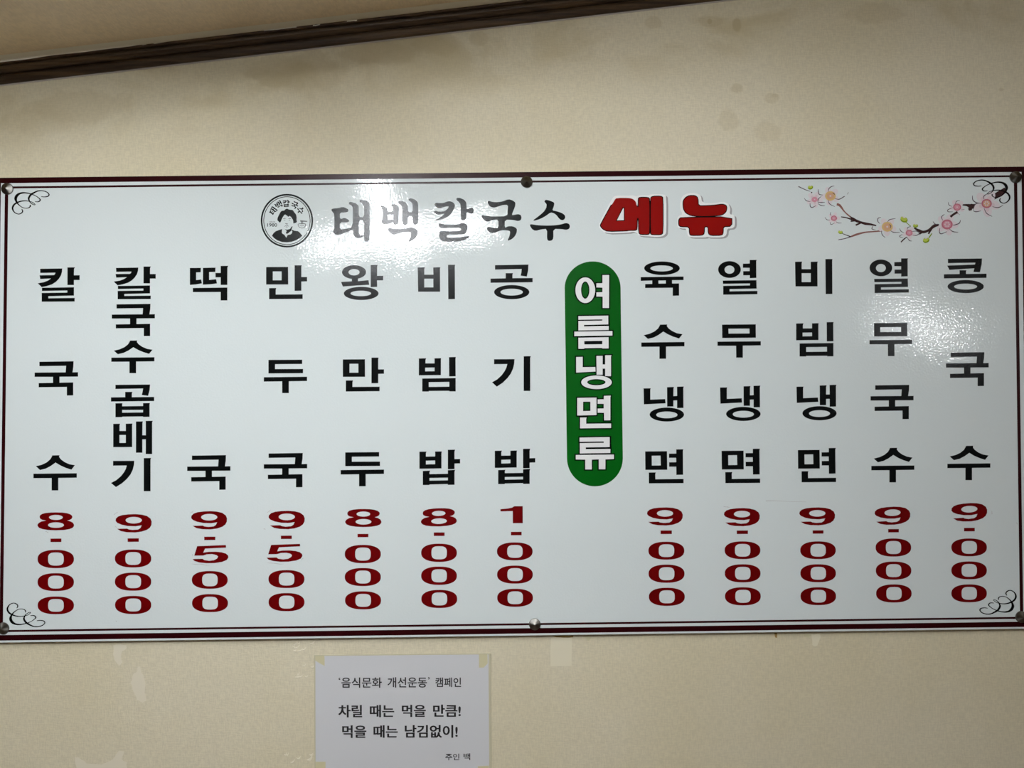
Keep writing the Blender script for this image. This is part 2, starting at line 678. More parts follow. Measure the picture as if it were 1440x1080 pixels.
# ---- letter shapes, traced as outlines (outer, holes), in the units of the crop they were read from
E_ = lambda x0, x1, y0, y1, n=40: ell((x0 + x1) / 2, (y0 + y1) / 2, (x1 - x0) / 2, (y1 - y0) / 2, n)
ring = lambda a, b_: (E_(*a), [E_(*b_)])
G = {}
G['kal'] = [(pts('158 108 345 105 343 135 334 165 315 195 290 220 258 240 215 254 172 262 138 230 190 221 225 207 250 190 160 194 154 163 275 161 283 154 288 141 160 143'), []),
            (pts('389 96 452 96 445 110 444 163 492 162 492 203 444 203 444 245 389 245'), []),
            (pts('174 268 444 264 444 334 228 339 228 357 450 354 450 384 172 386 172 312 388 309 388 291 174 295'), [])]
G['guk'] = [(pts('803 408 1090 404 1088 450 1081 492 1127 491 1127 526 972 527 972 574 1087 572 1087 675 1033 676 1033 608 797 611 797 577 917 575 917 528 763 528 763 494 1023 492 1027 440 803 443'), [])]
G['su'] = [(pts('917 714 978 713 975 726 990 745 1020 766 1060 783 1107 791 1078 826 1030 812 985 793 945 770 905 797 865 817 815 829 779 799 830 787 870 769 900 745 914 722'), []),
           (pts('759 858 1123 854 1123 889 968 891 968 989 912 989 912 892 759 893'), [])]
G['gop'] = [(pts('794 67 1087 64 1083 110 1070 160 1016 153 1023 125 1027 98 794 102'), []),
            (pts('876 127 938 126 933 140 932 171 1121 169 1121 204 756 208 756 173 876 171'), []),
            (pts('794 223 853 222 851 236 851 248 1027 246 1027 221 1085 220 1082 234 1082 337 1027 338 1027 334 851 336 851 340 794 341'), [pts('851 279 1027 278 1027 300 851 302')])]
G['bae'] = [(pts('775 396 833 395 829 410 829 456 881 456 881 395 937 393 935 410 935 592 775 593'), [pts('828 490 881 490 881 557 828 557')]),
            (pts('967 376 1026 375 1022 390 1021 492 1050 492 1050 371 1109 370 1104 385 1104 651 1050 651 1050 527 1021 527 1021 640 967 640'), [])]
G['gi'] = [(pts('774 709 953 708 950 745 940 785 920 825 890 862 850 898 798 930 756 895 800 872 840 838 866 805 882 775 889 748 774 749'), []),
           (pts('1033 685 1094 684 1090 700 1090 965 1033 965'), [])]
G['tteok'] = [(pts('102 101 195 100 193 138 155 138 155 203 197 198 204 231 155 240 102 244'), []),
              (pts('213 100 318 98 317 134 265 136 265 202 323 196 331 231 275 239 211 242'), []),
              (pts('362 84 426 83 419 98 418 244 362 244 362 180 318 180 318 143 362 143'), []),
              (pts('127 270 418 266 418 375 362 375 362 304 127 305'), [])]
G['man'] = [(pts('746 93 931 92 932 240 746 240'), [pts('802 130 876 130 876 205 802 205')]),
            (pts('986 78 1046 78 1043 92 1043 177 1091 177 1091 214 1043 215 1043 293 986 294'), []),
            (pts('771 271 831 270 827 285 827 325 1054 323 1054 361 771 364'), [])]
G['du'] = [(pts('765 877 1050 875 1050 911 821 913 821 954 1057 953 1057 989 765 991'), []),
           (pts('726 1023 1091 1019 1091 1055 937 1057 937 1157 881 1157 881 1058 726 1060'), [])]
G['wang'] = [ring((52, 215, 62, 155), (96, 171, 88, 131)),
             (pts('119 146 160 146 160 170 231 163 236 194 150 199 58 206 46 175 119 171'), []),
             (pts('246 60 293 59 289 72 289 134 330 134 330 164 289 164 289 208 246 210'), []),
             ring((65, 299, 208, 297), (110, 249, 234, 271))]
G['bi'] = [(pts('563 77 611 76 608 90 608 126 669 126 669 77 716 76 714 90 715 241 566 241'), [pts('608 153 669 153 669 212 608 212')]),
           (pts('768 59 816 59 814 72 815 291 770 292'), [])]
G['gong'] = [(pts('1085 62 1311 58 1309 95 1300 139 1258 133 1263 110 1265 88 1085 92'), []),
             (pts('1157 116 1206 116 1203 128 1203 150 1339 149 1339 177 1055 181 1055 153 1157 151'), []),
             ring((1079, 1317, 196, 292), (1122, 1273, 221, 267))]
G['bim'] = [(pts('571 692 620 691 616 705 616 725 677 725 677 691 721 690 720 705 720 804 571 806'), [pts('614 754 677 753 677 778 614 779')]),
            (pts('775 683 821 682 819 696 820 812 776 813'), []),
            (pts('594 827 820 824 820 914 778 914 778 910 638 911 638 915 594 915'), [pts('638 852 777 850 777 882 638 884')])]
G['bap'] = [(pts('575 649 623 648 619 662 619 682 681 681 681 648 726 647 724 662 724 762 575 764'), [pts('619 710 681 708 681 733 619 735')]),
            (pts('767 636 816 635 812 650 812 699 850 698 850 728 812 729 812 766 767 767'), []),
            (pts('598 779 647 777 643 790 643 800 767 798 767 774 816 771 812 785 812 872 767 873 767 867 643 870 643 874 598 874'), [pts('643 826 767 824 767 842 643 844')])]
G['yuk'] = [ring((755, 1056, 46, 160), (808, 997, 79, 130)),
            (pts('726 178 1088 173 1088 203 991 204 991 232 1050 231 1050 334 996 336 996 268 763 270 763 237 823 235 823 207 726 210'), [pts('876 207 938 206 938 232 876 233')])]
G['naeng'] = [(pts('750 157 810 156 807 172 807 252 932 247 936 283 753 292'), []),
              (pts('948 147 1007 145 1003 160 1002 222 1033 221 1032 143 1090 141 1086 156 1087 322 1033 323 1033 258 1002 259 1002 310 949 310'), []),
              ring((801, 1092, 319, 437), (857, 1036, 352, 409))]
G['myeon'] = [(pts('763 689 948 687 950 844 765 845'), [pts('819 726 893 725 895 807 820 808')]),
              (pts('1026 672 1086 671 1082 686 1084 886 1027 887 1026 818 966 818 966 781 1026 780 1025 743 965 743 965 708 1026 707'), []),
              (pts('794 867 853 866 849 882 850 924 1088 921 1088 957 795 959'), [])]
G['yeol'] = [ring((71, 301, 124, 294), (136, 236, 169, 252)),
             (pts('391 112 462 111 457 126 458 294 392 297 392 267 325 267 325 226 391 225 391 192 322 191 322 150 391 148'), []),
             (pts('118 321 459 317 461 402 187 407 187 430 469 426 469 459 122 464 122 375 394 370 394 350 120 354'), [])]
G['mu'] = [(pts('174 626 455 624 456 737 175 739'), [pts('227 661 402 660 403 701 228 702')]),
           (pts('136 770 497 767 497 802 347 804 347 905 292 905 291 805 136 805'), [])]
G['kong'] = [(pts('799 84 1086 81 1083 130 1068 197 1014 194 1022 164 812 177 793 141 1026 132 1031 116 799 120'), []),
             (pts('897 180 955 180 951 194 951 211 1124 209 1124 244 765 249 765 214 897 212'), []),
             ring((796, 1101, 262, 373), (851, 1045, 293, 343))]
# digits
G['0'] = [(ell(0, 0, 25.6, 12.85, 56, 2.35), [ell(0.2, 0, 11, 9.2, 40, 3.0)])]
G['8'] = [(pts('155 163 158 148 175 136 205 128 245 124 292 122.5 345 124 385 129 412 138 428 150 431 163 425 176 410 186 388 192 415 199 435 210 444 225 444 240 432 254 405 265 360 272 292 275 225 272 180 265 150 253 138 238 138 226 148 212 170 200 210 192 178 186 160 176'),
            [E_(234, 350, 144, 187, 28), E_(226, 360, 207, 254, 28)])]
G['9'] = [(pts('806 261 893 259 905 266 938 271 985 267 1005 254 1015 232 965 240 900 238 845 227 808 211 794 195 797 175 815 158 850 146 900 140 960 138 1015 142 1060 153 1090 175 1100 200 1098 228 1085 252 1060 270 1015 285 960 292 890 290 840 281'),
            [E_(879, 1017, 161, 217, 30)])]
G['5'] = [(pts('164 408 406 399 408 420 230 429 215 463 260 456 320 455 370 460 405 470 424 486 427 503 413 525 375 541 310 551 240 552 180 545 140 532 125 517 208 515 225 526 265 532 305 527 332 512 340 495 325 483 290 475 245 477 215 487 139 488'), [])]
G['1'] = [(pts('862 97 925 92 960 84 980 72 1050 72 1051 215 966 215 966 113 862 116'), [])]
G['dash'] = [(pts('0 0.1 15.3 0 15.3 5 0 5.1'), [])]

NAMES = [  # per column: syllable, x0, y0, x1, y1
    [('kal', 53, 376, 112, 424.3), ('guk', 48.7, 508, 109.7, 556.2), ('su', 47, 640.2, 108, 689.7)],
    [('kal', 159.8, 374.8, 219, 420.8), ('guk', 157.2, 427.3, 217.8, 472.7), ('su', 156.5, 478.8, 217.2, 524.8), ('gop', 156, 540.7, 216.8, 586.8), ('bae', 159.2, 591.7, 214.8, 638.5), ('gi', 156, 644, 212.3, 690.8)],
    [('tteok', 267, 373.8, 321, 422.5), ('guk', 263.2, 640, 324, 688.8)],
    [('man', 374.3, 373, 431.8, 420.7), ('du', 371, 505.8, 431.8, 552.8), ('guk', 371, 637, 432, 685.2)],
    [('wang', 479.6, 372.3, 538.8, 421.9), ('man', 482.1, 502.9, 540, 550.6), ('du', 479, 635.8, 540, 683.8)],
    [('bi', 587.3, 372.3, 640, 420.8), ('bim', 589, 502, 641, 550.6), ('bap', 589.8, 632.3, 647.1, 682.1)],
    [('gong', 689.8, 372, 749, 420.8), ('gi', 691.9, 500.8, 746.3, 549.8), ('bap', 695.8, 631, 752.7, 680.8)],
    [('yuk', 901, 367.7, 961.3, 416), ('su', 901.8, 456.3, 962.5, 504.5), ('naeng', 905, 543.5, 962, 592.8), ('myeon', 907.2, 631.8, 961.3, 679.8)],
    [('yeol', 1009.9, 365.4, 1065.1, 414.4), ('mu', 1009, 456.1, 1069.9, 502.9), ('naeng', 1012.6, 542.2, 1069.6, 592), ('myeon', 1014.7, 631, 1069, 679.4)],
    [('bi', 1118, 364.3, 1170.7, 413.6), ('bim', 1119.6, 452.8, 1172.2, 501.3), ('naeng', 1120, 541.1, 1176.5, 591.1), ('myeon', 1122, 629.9, 1175.7, 678.2)],
    [('yeol', 1222.8, 363.2, 1278, 412), ('mu', 1222.7, 454, 1282.8, 500.8), ('guk', 1224.2, 541.2, 1284.7, 589.5), ('su', 1225.3, 629.7, 1285.8, 678.3)],
    [('kong', 1327.3, 363.5, 1387.3, 412.2), ('guk', 1330.3, 495.2, 1390.3, 543), ('su', 1332.2, 626.8, 1392.7, 675.2)],
]
DISH = ['first', 'second', 'third', 'fourth', 'fifth', 'sixth', 'seventh', 'first', 'second', 'third', 'fourth', 'fifth']
for col in NAMES:
    grp = empty('dish_name', (0, 0, 0), board)
    grp.location = P((col[0][1] + col[0][3]) / 2, col[0][2], PR) - BP
    for (k, *bb) in col:
        pr = Print(PR)
        for o_, hs in fit(G[k], bb):
            pr.poly(M_black, o_, hs)
        pr.build('syllable', grp)

PRICES = [  # character, box
    [('8', 52.8, 720.5, 104, 745.8), ('dash', 71, 757.3, 86.3, 762.3), ('0', 52.8, 773.3, 104, 799), ('0', 52.8, 806, 104, 831.2), ('0', 53, 838.8, 104, 863.8)],
    [('9', 162.5, 723, 213.3, 748.8), ('dash', 179.5, 757, 195.2, 762), ('0', 161.5, 772.7, 212.7, 798), ('0', 161.5, 805.2, 212.7, 830.7), ('0', 161.7, 838, 212.7, 863.5)],
    [('9', 268.8, 718.8, 319.3, 744.5), ('dash', 287.2, 754.7, 302.8, 759.5), ('5', 270.8, 766.5, 321.2, 792), ('0', 269.7, 803, 320.2, 828), ('0', 270, 835.5, 320.6, 860.8)],
    [('9', 377.7, 718.3, 428.5, 744.2), ('dash', 395, 753.2, 410.3, 758), ('5', 374.8, 764.8, 425.3, 790), ('0', 377.5, 801.7, 428.2, 827), ('0', 377.7, 834, 428.2, 859.5)],
    [('8', 485.5, 715.7, 536.2, 741.2), ('dash', 502.8, 750.7, 518, 755.5), ('0', 484.8, 766.3, 535.6, 792), ('0', 484.8, 798.7, 535.6, 824.2), ('0', 485.2, 831.5, 535.9, 857)],
    [('8', 591.8, 714.7, 642, 740.3), ('dash', 610, 748.7, 625.2, 753.7), ('0', 592.2, 764.5, 642.5, 790.2), ('0', 592.2, 796.8, 642.5, 822.5), ('0', 592.5, 829.5, 643, 855)],
    [('1', 703.7, 711.8, 735.2, 735.8), ('dash', 718.5, 747.8, 733.5, 752.8), ('0', 698.8, 762.8, 749, 788), ('0', 699, 795.3, 749.3, 820.7), ('0', 699.2, 828, 749.5, 853.3)],
    [('9', 909.8, 713.5, 960.2, 739), ('dash', 929, 746, 944.8, 751), ('0', 911.8, 761.8, 962.3, 787), ('0', 912, 794, 962.6, 819.5), ('0', 912.5, 826.5, 963, 852)],
    [('9', 1018, 714.5, 1068.5, 740), ('dash', 1036, 746, 1051.8, 751), ('0', 1019, 761.3, 1069.3, 786.3), ('0', 1019.2, 793.5, 1069.5, 819), ('0', 1019.5, 825.8, 1069.8, 851.3)],
    [('9', 1124, 713.5, 1174.3, 738.8), ('dash', 1142.8, 745.8, 1158, 750.5), ('0', 1125.3, 761.3, 1175.3, 786.3), ('0', 1125.5, 793.5, 1175.5, 818.8), ('0', 1125.7, 825.8, 1175.7, 851)],
    [('9', 1230, 712.5, 1280.2, 738), ('dash', 1249, 744, 1264, 748.7), ('0', 1231.3, 757.2, 1281.3, 782.7), ('0', 1231.6, 789.7, 1281.6, 815.2), ('0', 1232, 821.8, 1282, 847.3)],
    [('9', 1338, 707.5, 1388.3, 733.2), ('dash', 1355.7, 742.3, 1370.8, 747.2), ('0', 1337.8, 757.2, 1387.8, 782.3), ('0', 1337.8, 789.5, 1387.8, 814.7), ('0', 1337.8, 821.8, 1387.8, 847)],
]
TILT = {5: -1.8, 10: -2.0, 11: -2.6, 2: -.4}
for ci, col in enumerate(PRICES):
    grp = empty('price', (0, 0, 0), board)
    grp.location = P((col[0][1] + col[0][3]) / 2, col[0][2], PR) - BP
    for di, (k, *bb) in enumerate(col):
        pr = Print(PR + 2e-5)
        cx, cy = (bb[0] + bb[2]) / 2, (bb[1] + bb[3]) / 2
        sh = fit(G[k], bb)
        a = math.radians(TILT.get(ci, 0)) if di == 0 else 0
        if a:
            rt = lambda l: [(cx + (x - cx) * math.cos(a) - (y - cy) * math.sin(a), cy + (x - cx) * math.sin(a) + (y - cy) * math.cos(a)) for x, y in l]
            sh = [(rt(o_), [rt(h) for h in hs]) for o_, hs in sh]
        for o_, hs in sh:
            pr.poly(M_red, o_, hs)
        pr.build({'dash': 'price_dash'}.get(k, 'digit'), grp)

# traces of the older digits that were peeled away round the replaced ones
for (x, y, w, a) in ((163, 722, 7, -30), (163, 741, 4, 40), (270, 720, 5, -35), (378, 719, 6, -35), (372, 744, 3, 20), (282, 794, 26, 4), (387, 792.5, 24, 3),
                     (425, 786, 5, -40), (271, 781, 4, 70), (1022, 713, 10, 5), (1395, 721, 5, 85), (1430, 736, 3, 60), (163.5, 873.5, 1.4, 0), (66, 748, 5, 15), (105, 850, 2, 60)):
    pr = Print(PR)
    a = math.radians(a)
    n = 5
    pp = [(x + w * (t / n - .5) * math.cos(a), y + w * (t / n - .5) * math.sin(a) + random.uniform(-.5, .5)) for t in range(n + 1)]
    pr.stroke(M_grime, pp, [.2, .8, .5, .9, .6, .2])
    pr.build('glue_residue', board)
pr = Print(PR)
pr.stroke(M_grime, pts('1077 704.4 1090 704.2 1110 705.2 1134 705.8'), [1.0, .6, .4, .3])
pr.build('scratch', board)

# ---- the green pill with outlined white letters
pill = Print(PR)
top = [(833.4 + 39.3 * math.cos(a), 405 - 37.4 * math.sin(a)) for a in [math.pi * k / 30 for k in range(31)]]
bottom = [(836.6 + 39.3 * math.cos(a), 644.5 - 39.4 * math.sin(a)) for a in [math.pi + math.pi * k / 30 for k in range(31)]]
pill.poly(M_green, top + bottom)
pill_o = pill.build('green_pill', board)
GW = {
    'yeo': [ring((175, 342, 180, 397), (223, 293, 215, 360)), (pts('403 161 460 160 459 439 405 439 405 343 352 342 352 306 403 305 403 267 352 265 352 230 403 229'), [])],
    'reum': [(pts('200 507 452 503 452 577 248 581 248 594 456 590 456 624 200 628 200 548 402 545 402 535 200 538'), []),
             (pts('166 638 487 633 487 671 166 676'), []),
             (pts('200 690 455 685 455 780 402 780 402 776 250 778 250 783 200 783'), [pts('250 718 402 716 402 744 250 746')])],
    'naeng': [(pts('181 852 236 851 236 938 343 936 345 975 181 984'), []),
              (pts('352 843 405 842 405 915 426 915 426 838 479 837 475 850 475 1014 426 1013 426 950 405 950 405 1002 354 1002'), []),
              ring((224, 482, 1008, 1123), (275, 429, 1039, 1091))],
    'myeon': [(pts('190 1197 353 1194 353 1342 190 1346'), [pts('240 1230 301 1229 301 1307 240 1308')]),
              (pts('415 1180 474 1178 470 1192 470 1386 417 1387 417 1323 363 1322 363 1287 414 1286 414 1248 363 1247 363 1210 415 1209'), []),
              (pts('214 1363 270 1362 266 1375 266 1415 476 1413 476 1451 214 1454'), [])],
    'ryu': [(pts('210 1532 464 1528 464 1612 262 1615 262 1630 470 1628 470 1662 212 1666 212 1579 414 1576 414 1565 210 1568'), []),
            (pts('178 1679 500 1675 500 1713 428 1716 428 1800 372 1800 372 1716 313 1718 313 1801 258 1801 258 1718 178 1717'), [])]}
for k, shapes in GW.items():
    out, face = Print(PR + 1.2e-4), Print(PR + 2.4e-4)
    f6 = lambda l: [(780 + x / 6, 360 + y / 6) for x, y in l]
    for o_, hs in shapes:
        o_, hs = f6(o_), [f6(h) for h in hs]
        if k == 'reum':              # the narrow gaps of these letters are filled by the black outline
            hs_ = []
        else:
            hs_ = [offset(h, -1.5) for h in hs]
        if k in ('reum', 'ryu') and len(o_) == 12 and not hs:
            x0_, x1_ = min(p[0] for p in o_), max(p[0] for p in o_)
            y0_, y1_ = min(p[1] for p in o_), max(p[1] for p in o_)
            if y1_ - y0_ > 16 and x1_ - x0_ < 50 and o_[0][1] < y0_ + 1.2:
                out.poly(M_black, [(x0_ - 1.2, y0_ - .8), (x1_ + 1.2, y0_ - 1.4), (x1_ + 1.4, y1_), (x0_ - 1.2, y1_ + .6)])
        out.poly(M_black, offset(o_, 1.7), hs_)
        face.poly(M_white, o_, hs)
    oo = out.build('letter_outline', pill_o)
    face.build('letter', pill_o)

# ---- the brush-lettered heading
TB = {
    'tae': [(chaikin(pts('85 238 105 225 160 222 215 208 250 218 280 238 278 262 240 270 183 270 183 345 240 330 285 352 290 372 260 382 183 382 183 462 250 455 328 437 330 215 312 190 282 178 285 155 310 152 360 165 390 190 397 215 395 320 457 325 455 200 430 165 405 150 408 130 430 127 480 135 510 155 518 185 518 570 505 595 475 600 457 585 457 530 430 552 390 560 355 548 335 515 330 462 270 487 205 515 145 524 108 500 110 470 122 450 122 290 100 265')), [chaikin(pts('396 357 457 357 457 525 425 531 403 515 395 490'))])],
    'baek': [(chaikin(pts('640 198 665 193 705 212 715 225 718 262 785 258 785 215 760 190 765 178 800 178 835 195 848 215 845 290 843 380 830 405 805 410 788 400 786 375 740 395 690 408 655 390 650 365 665 345 668 250 655 222')), [pts('720 297 785 293 785 352 722 354')]),
             (chaikin(pts('842 145 865 135 915 150 945 180 950 215 950 268 1003 268 1003 180 985 152 955 135 958 115 985 110 1030 125 1060 155 1066 190 1065 380 1050 405 1025 410 1005 395 1003 308 950 308 948 390 930 412 905 412 888 390 888 215 870 185 843 168')), []),
             (chaikin(pts('718 455 740 445 800 456 870 456 935 448 985 437 1035 452 1060 480 1055 520 1030 560 990 590 950 602 975 560 985 505 975 488 900 490 840 505 790 522 750 505')), [])],
    'kal': [(chaikin(pts('1420 143 1455 155 1482 185 1470 225 1440 280 1400 318 1350 340 1250 368 1240 362 1300 335 1345 300 1360 283 1340 285 1280 300 1240 270 1245 248 1300 262 1365 255 1400 225 1410 200 1370 205 1300 225 1265 210 1245 180 1265 160 1300 165 1350 163 1390 148')), []),
            (chaikin(pts('1490 125 1500 105 1530 105 1580 125 1605 155 1608 190 1610 232 1645 220 1675 215 1690 235 1685 275 1660 287 1635 275 1608 262 1607 330 1590 355 1560 358 1543 340 1543 180 1520 150')), []),
            (chaikin(pts('1290 400 1305 392 1380 408 1440 408 1530 400 1565 385 1605 400 1622 425 1610 490 1590 512 1545 518 1388 518 1388 553 1440 556 1530 552 1600 540 1645 537 1620 565 1560 590 1480 598 1370 598 1330 590 1305 560 1298 520 1305 500 1298 485 1330 478 1440 482 1545 478 1545 442 1440 442 1330 447 1305 435')), [])],
    'guk': [(chaikin([(x + 1440, y) for x, y in pts('402 148 420 138 460 152 520 155 580 145 640 120 690 135 720 160 715 200 700 240 675 302 715 295 750 288 780 300 788 330 778 358 745 368 700 355 600 350 597 445 635 425 690 425 735 450 735 490 715 535 680 570 625 592 650 540 660 490 650 475 580 468 530 480 475 503 430 497 400 465 398 440 420 432 480 445 528 445 527 350 460 355 420 372 385 372 355 345 335 310 345 298 390 308 460 317 625 312 630 250 635 185 580 185 520 205 475 217 435 205 415 180')]), [])],
    'su': [(chaikin([(x + 1440, y) for x, y in pts('1043 150 1055 127 1090 132 1140 150 1158 165 1150 205 1133 247 1180 255 1240 275 1275 300 1280 330 1265 352 1240 358 1215 345 1180 300 1150 278 1115 270 1060 310 1000 343 925 365 920 355 975 315 1035 265 1065 220 1070 180 1055 160')]), []),
           (chaikin([(x + 1440, y) for x, y in pts('880 412 892 400 960 413 1060 418 1160 415 1230 405 1290 387 1325 400 1333 430 1320 458 1285 466 1240 458 1145 455 1146 560 1130 585 1095 592 1073 575 1075 455 1010 460 945 478 910 462 890 435')]), [])]}
head = empty('heading', (0, 0, 0), board)
head.location = P(635, 310, PR) - BP
for k, shapes in TB.items():
    pr = Print(PR)
    for o_, hs in shapes:
        pr.poly(M_ink, [(455 + x / 8, 265 + y / 8) for x, y in o_], [[(455 + x / 8, 265 + y / 8) for x, y in h] for h in hs])
    pr.build('brush_letter', head)

# ---- the red word beside the heading: printed grey drop shadow, white halo, black outline, red face
fm = lambda l, dx=0, dy=0: [(830 + (x + dx) / 6.545, 260 + (y + dy) / 6.545) for x, y in l]
RED = [
    (pts('78 360 85 400 140 446 350 440 395 430 428 442 452 470 570 476 600 480 660 476 690 457 701 430 701 110 682 86 555 86 540 96 440 97 425 108 395 95 350 98 235 98 205 118'),
     [(pts('98 365 225 135 245 120 360 120 395 130 420 155 430 203 446 203 445 130 455 118 530 118 545 132 545 440 535 453 465 453 450 440 447 305 430 305 428 405 415 415 360 415 330 420 160 425 120 405 98 380'), [pts('297 207 317 207 317 333 235 333')]),
      (pts('557 125 575 108 650 107 667 120 667 440 650 455 570 455 557 445'), [])]),
    (pts('800 305 800 390 840 402 885 402 895 468 925 484 1060 484 1078 478 1095 484 1220 484 1255 460 1260 403 1310 400 1332 378 1332 295 1318 274 1283 270 1290 215 1272 172 1225 155 1130 168 1030 165 1018 95 975 76 900 76 850 100 828 150 828 225 850 270 815 285'),
     [(pts('857 160 866 135 885 115 915 101 965 102 988 120 992 196 1080 195 1150 190 1215 180 1248 190 1255 215 1245 250 1210 275 1120 285 1000 287 930 280 880 255 860 215'), []),
      (pts('818 320 835 303 1300 296 1300 378 1222 380 1220 440 1210 460 1110 462 1090 445 1088 382 1048 382 1046 445 1030 460 930 462 917 450 915 383 835 382 818 370'), [])])]
word = empty('menu_word', (0, 0, 0), board)
word.location = P(938, 305, PR) - BP
for halo, faces in RED:
    pr = Print(PR); pr.poly(M_shadow, fm(chaikin(halo), 17, 12)); s_ = pr.build('drop_shadow', word)
    pr = Print(PR + 4e-5); pr.poly(M_halo, fm(chaikin(halo))); pr.build('white_halo', word)
    ol, fc = Print(PR + 8e-5), Print(PR + 1.6e-4)
    for o_, hs in faces:
        o_, hs = fm(chaikin(o_)), [fm(h) for h in hs]
        ol.poly(M_black, offset(o_, 1.25), [offset(h, -1.25) for h in hs])
        fc.poly(M_menu_red, o_, hs)
    ol.build('letter_outline', word)
    fc.build('red_letter', word)

# ---- corner flourishes
FA = (pts('365 765 382 795 368 828 315 850 255 828 218 780 214 735 240 690 290 657 350 636 430 628 510 640 558 658 592 690 568 694 520 665 492 622 486 580 518 528 580 488 650 461 720 460 790 482 826 522 808 552 750 562 695 556'),
      [8, 15, 15, 10, 12, 20, 24, 24, 20, 16, 12, 8, 8, 8, 8, 10, 18, 26, 26, 20, 14, 12, 12, 16, 14, 10, 8])
FB = (pts('508 695 510 722 480 746 430 752 370 735 312 690 278 642 264 590 285 540 340 503 420 493 520 512 600 545 652 580 678 610 662 636 630 645 590 640'),
      [14, 14, 10, 8, 9, 14, 24, 38, 38, 24, 16, 12, 8, 10, 16, 14, 10, 8])
for (X0, Y0, X1, Y1, fx, fy) in ((17.1, 267.9, 69.2, 301.2, 0, 0), (1368.8, 252.9, 1420.4, 285.9, 1, 0), (9.8, 847.9, 63.3, 881.5, 0, 1), (1377.7, 830.0, 1429.2, 863.9, 1, 1)):
    def tr(l):
        out = []
        for x, y in l:
            s, t = (x - 205) / 625.0, (y - 455) / 397.0
            s = 1 - s if fx else s
            t = 1 - t if fy else t
            out.append((X0 + s * (X1 - X0), Y0 + t * (Y1 - Y0)))
        return out
    pr = Print(PR + (4e-4 if (fx and not fy) else 0))
    for (pp, ww) in (FA, FB):
        pr.stroke(M_black, tr(pp), [w / 9.6 for w in ww])
    pr.build('corner_flourish', board)

# ---- blossom branch
branch = empty('blossom_branch', (0, 0, 0), board)
branch.location = P(1260, 300, PR) - BP
m1 = lambda x, y: (1110 + x / 9.0, 250 + y / 9.0)
m2 = lambda x, y: (1260 + x / 8.0, 240 + y / 8.0)


def st(pr, mp, s, m, w, sc):
    l = [mp(x, y) for x, y in pts(s)]
    w = [x / sc for x in w] if isinstance(w, (list, tuple)) else [w * .45 / sc] + [w / sc] * (len(l) - 2) + [w * .45 / sc]
    pr.stroke(m, l, w)


TWL = []
for (s, m, w) in (('115 110 200 150 265 172', M_line, [12, 9, 7]), ('285 180 275 212 300 240', M_twig, [16, 13, 12]),
                  ('600 335 640 352 700 430 770 492 850 545 960 580 1030 592 1100 607', M_twig2, [30, 30, 15, 18, 20, 20, 14, 12]),
                  ('770 492 810 520 850 545 900 562 960 580 1030 590 1100 605', M_twig, [10, 30, 34, 26, 34, 26, 14]),
                  ('655 495 720 505 800 530', M_twig, [12, 14, 24]), ('775 550 840 540', M_twig, [18, 24]), ('840 600 905 570', M_twig, [22, 20]),
                  ('620 785 700 770 780 745', M_line, [10, 10, 14]), ('780 745 850 718 960 690 1080 680 1180 670', M_twig2, [18, 26, 18, 16, 20]),
                  ('670 705 720 725 775 745', M_twig, [8, 10, 14])):
    TWL.append((m1, s, m, w, 9.0))
for (s, m, w) in (('165 625 105 575', M_bud2, [8, 10]), ('55 805 90 770 125 745', M_twig, [14, 14, 8]),
                  ('205 645 260 675 310 690 370 668 430 622 485 610', M_twig, [14, 32, 30, 26, 36, 20]), ('365 712 382 680 400 655', M_twig, [16, 22, 20]),
                  ('262 715 295 690', M_twig, [14, 26]), ('405 705 370 755', M_bud2, [10, 14]), ('612 520 650 490 692 465', M_twig, [26, 24, 26]),
                  ('740 385 800 388 850 402 905 385', M_twig, [10, 26, 62, 20]), ('832 420 838 448', M_twig, [50, 34]),
                  ('1095 300 1150 268 1235 212', M_twig, [56, 64, 52])):
    TWL.append((m2, s, m, w, 8.0))
for i, (mp, s, m, w, sc) in enumerate(TWL):
    tw = Print(PR + (3.4e-4 if s.startswith('612 520') else 2e-5 + i * 6e-6))
    st(tw, mp, s, m, w, sc)
    tw.build('twig', branch)

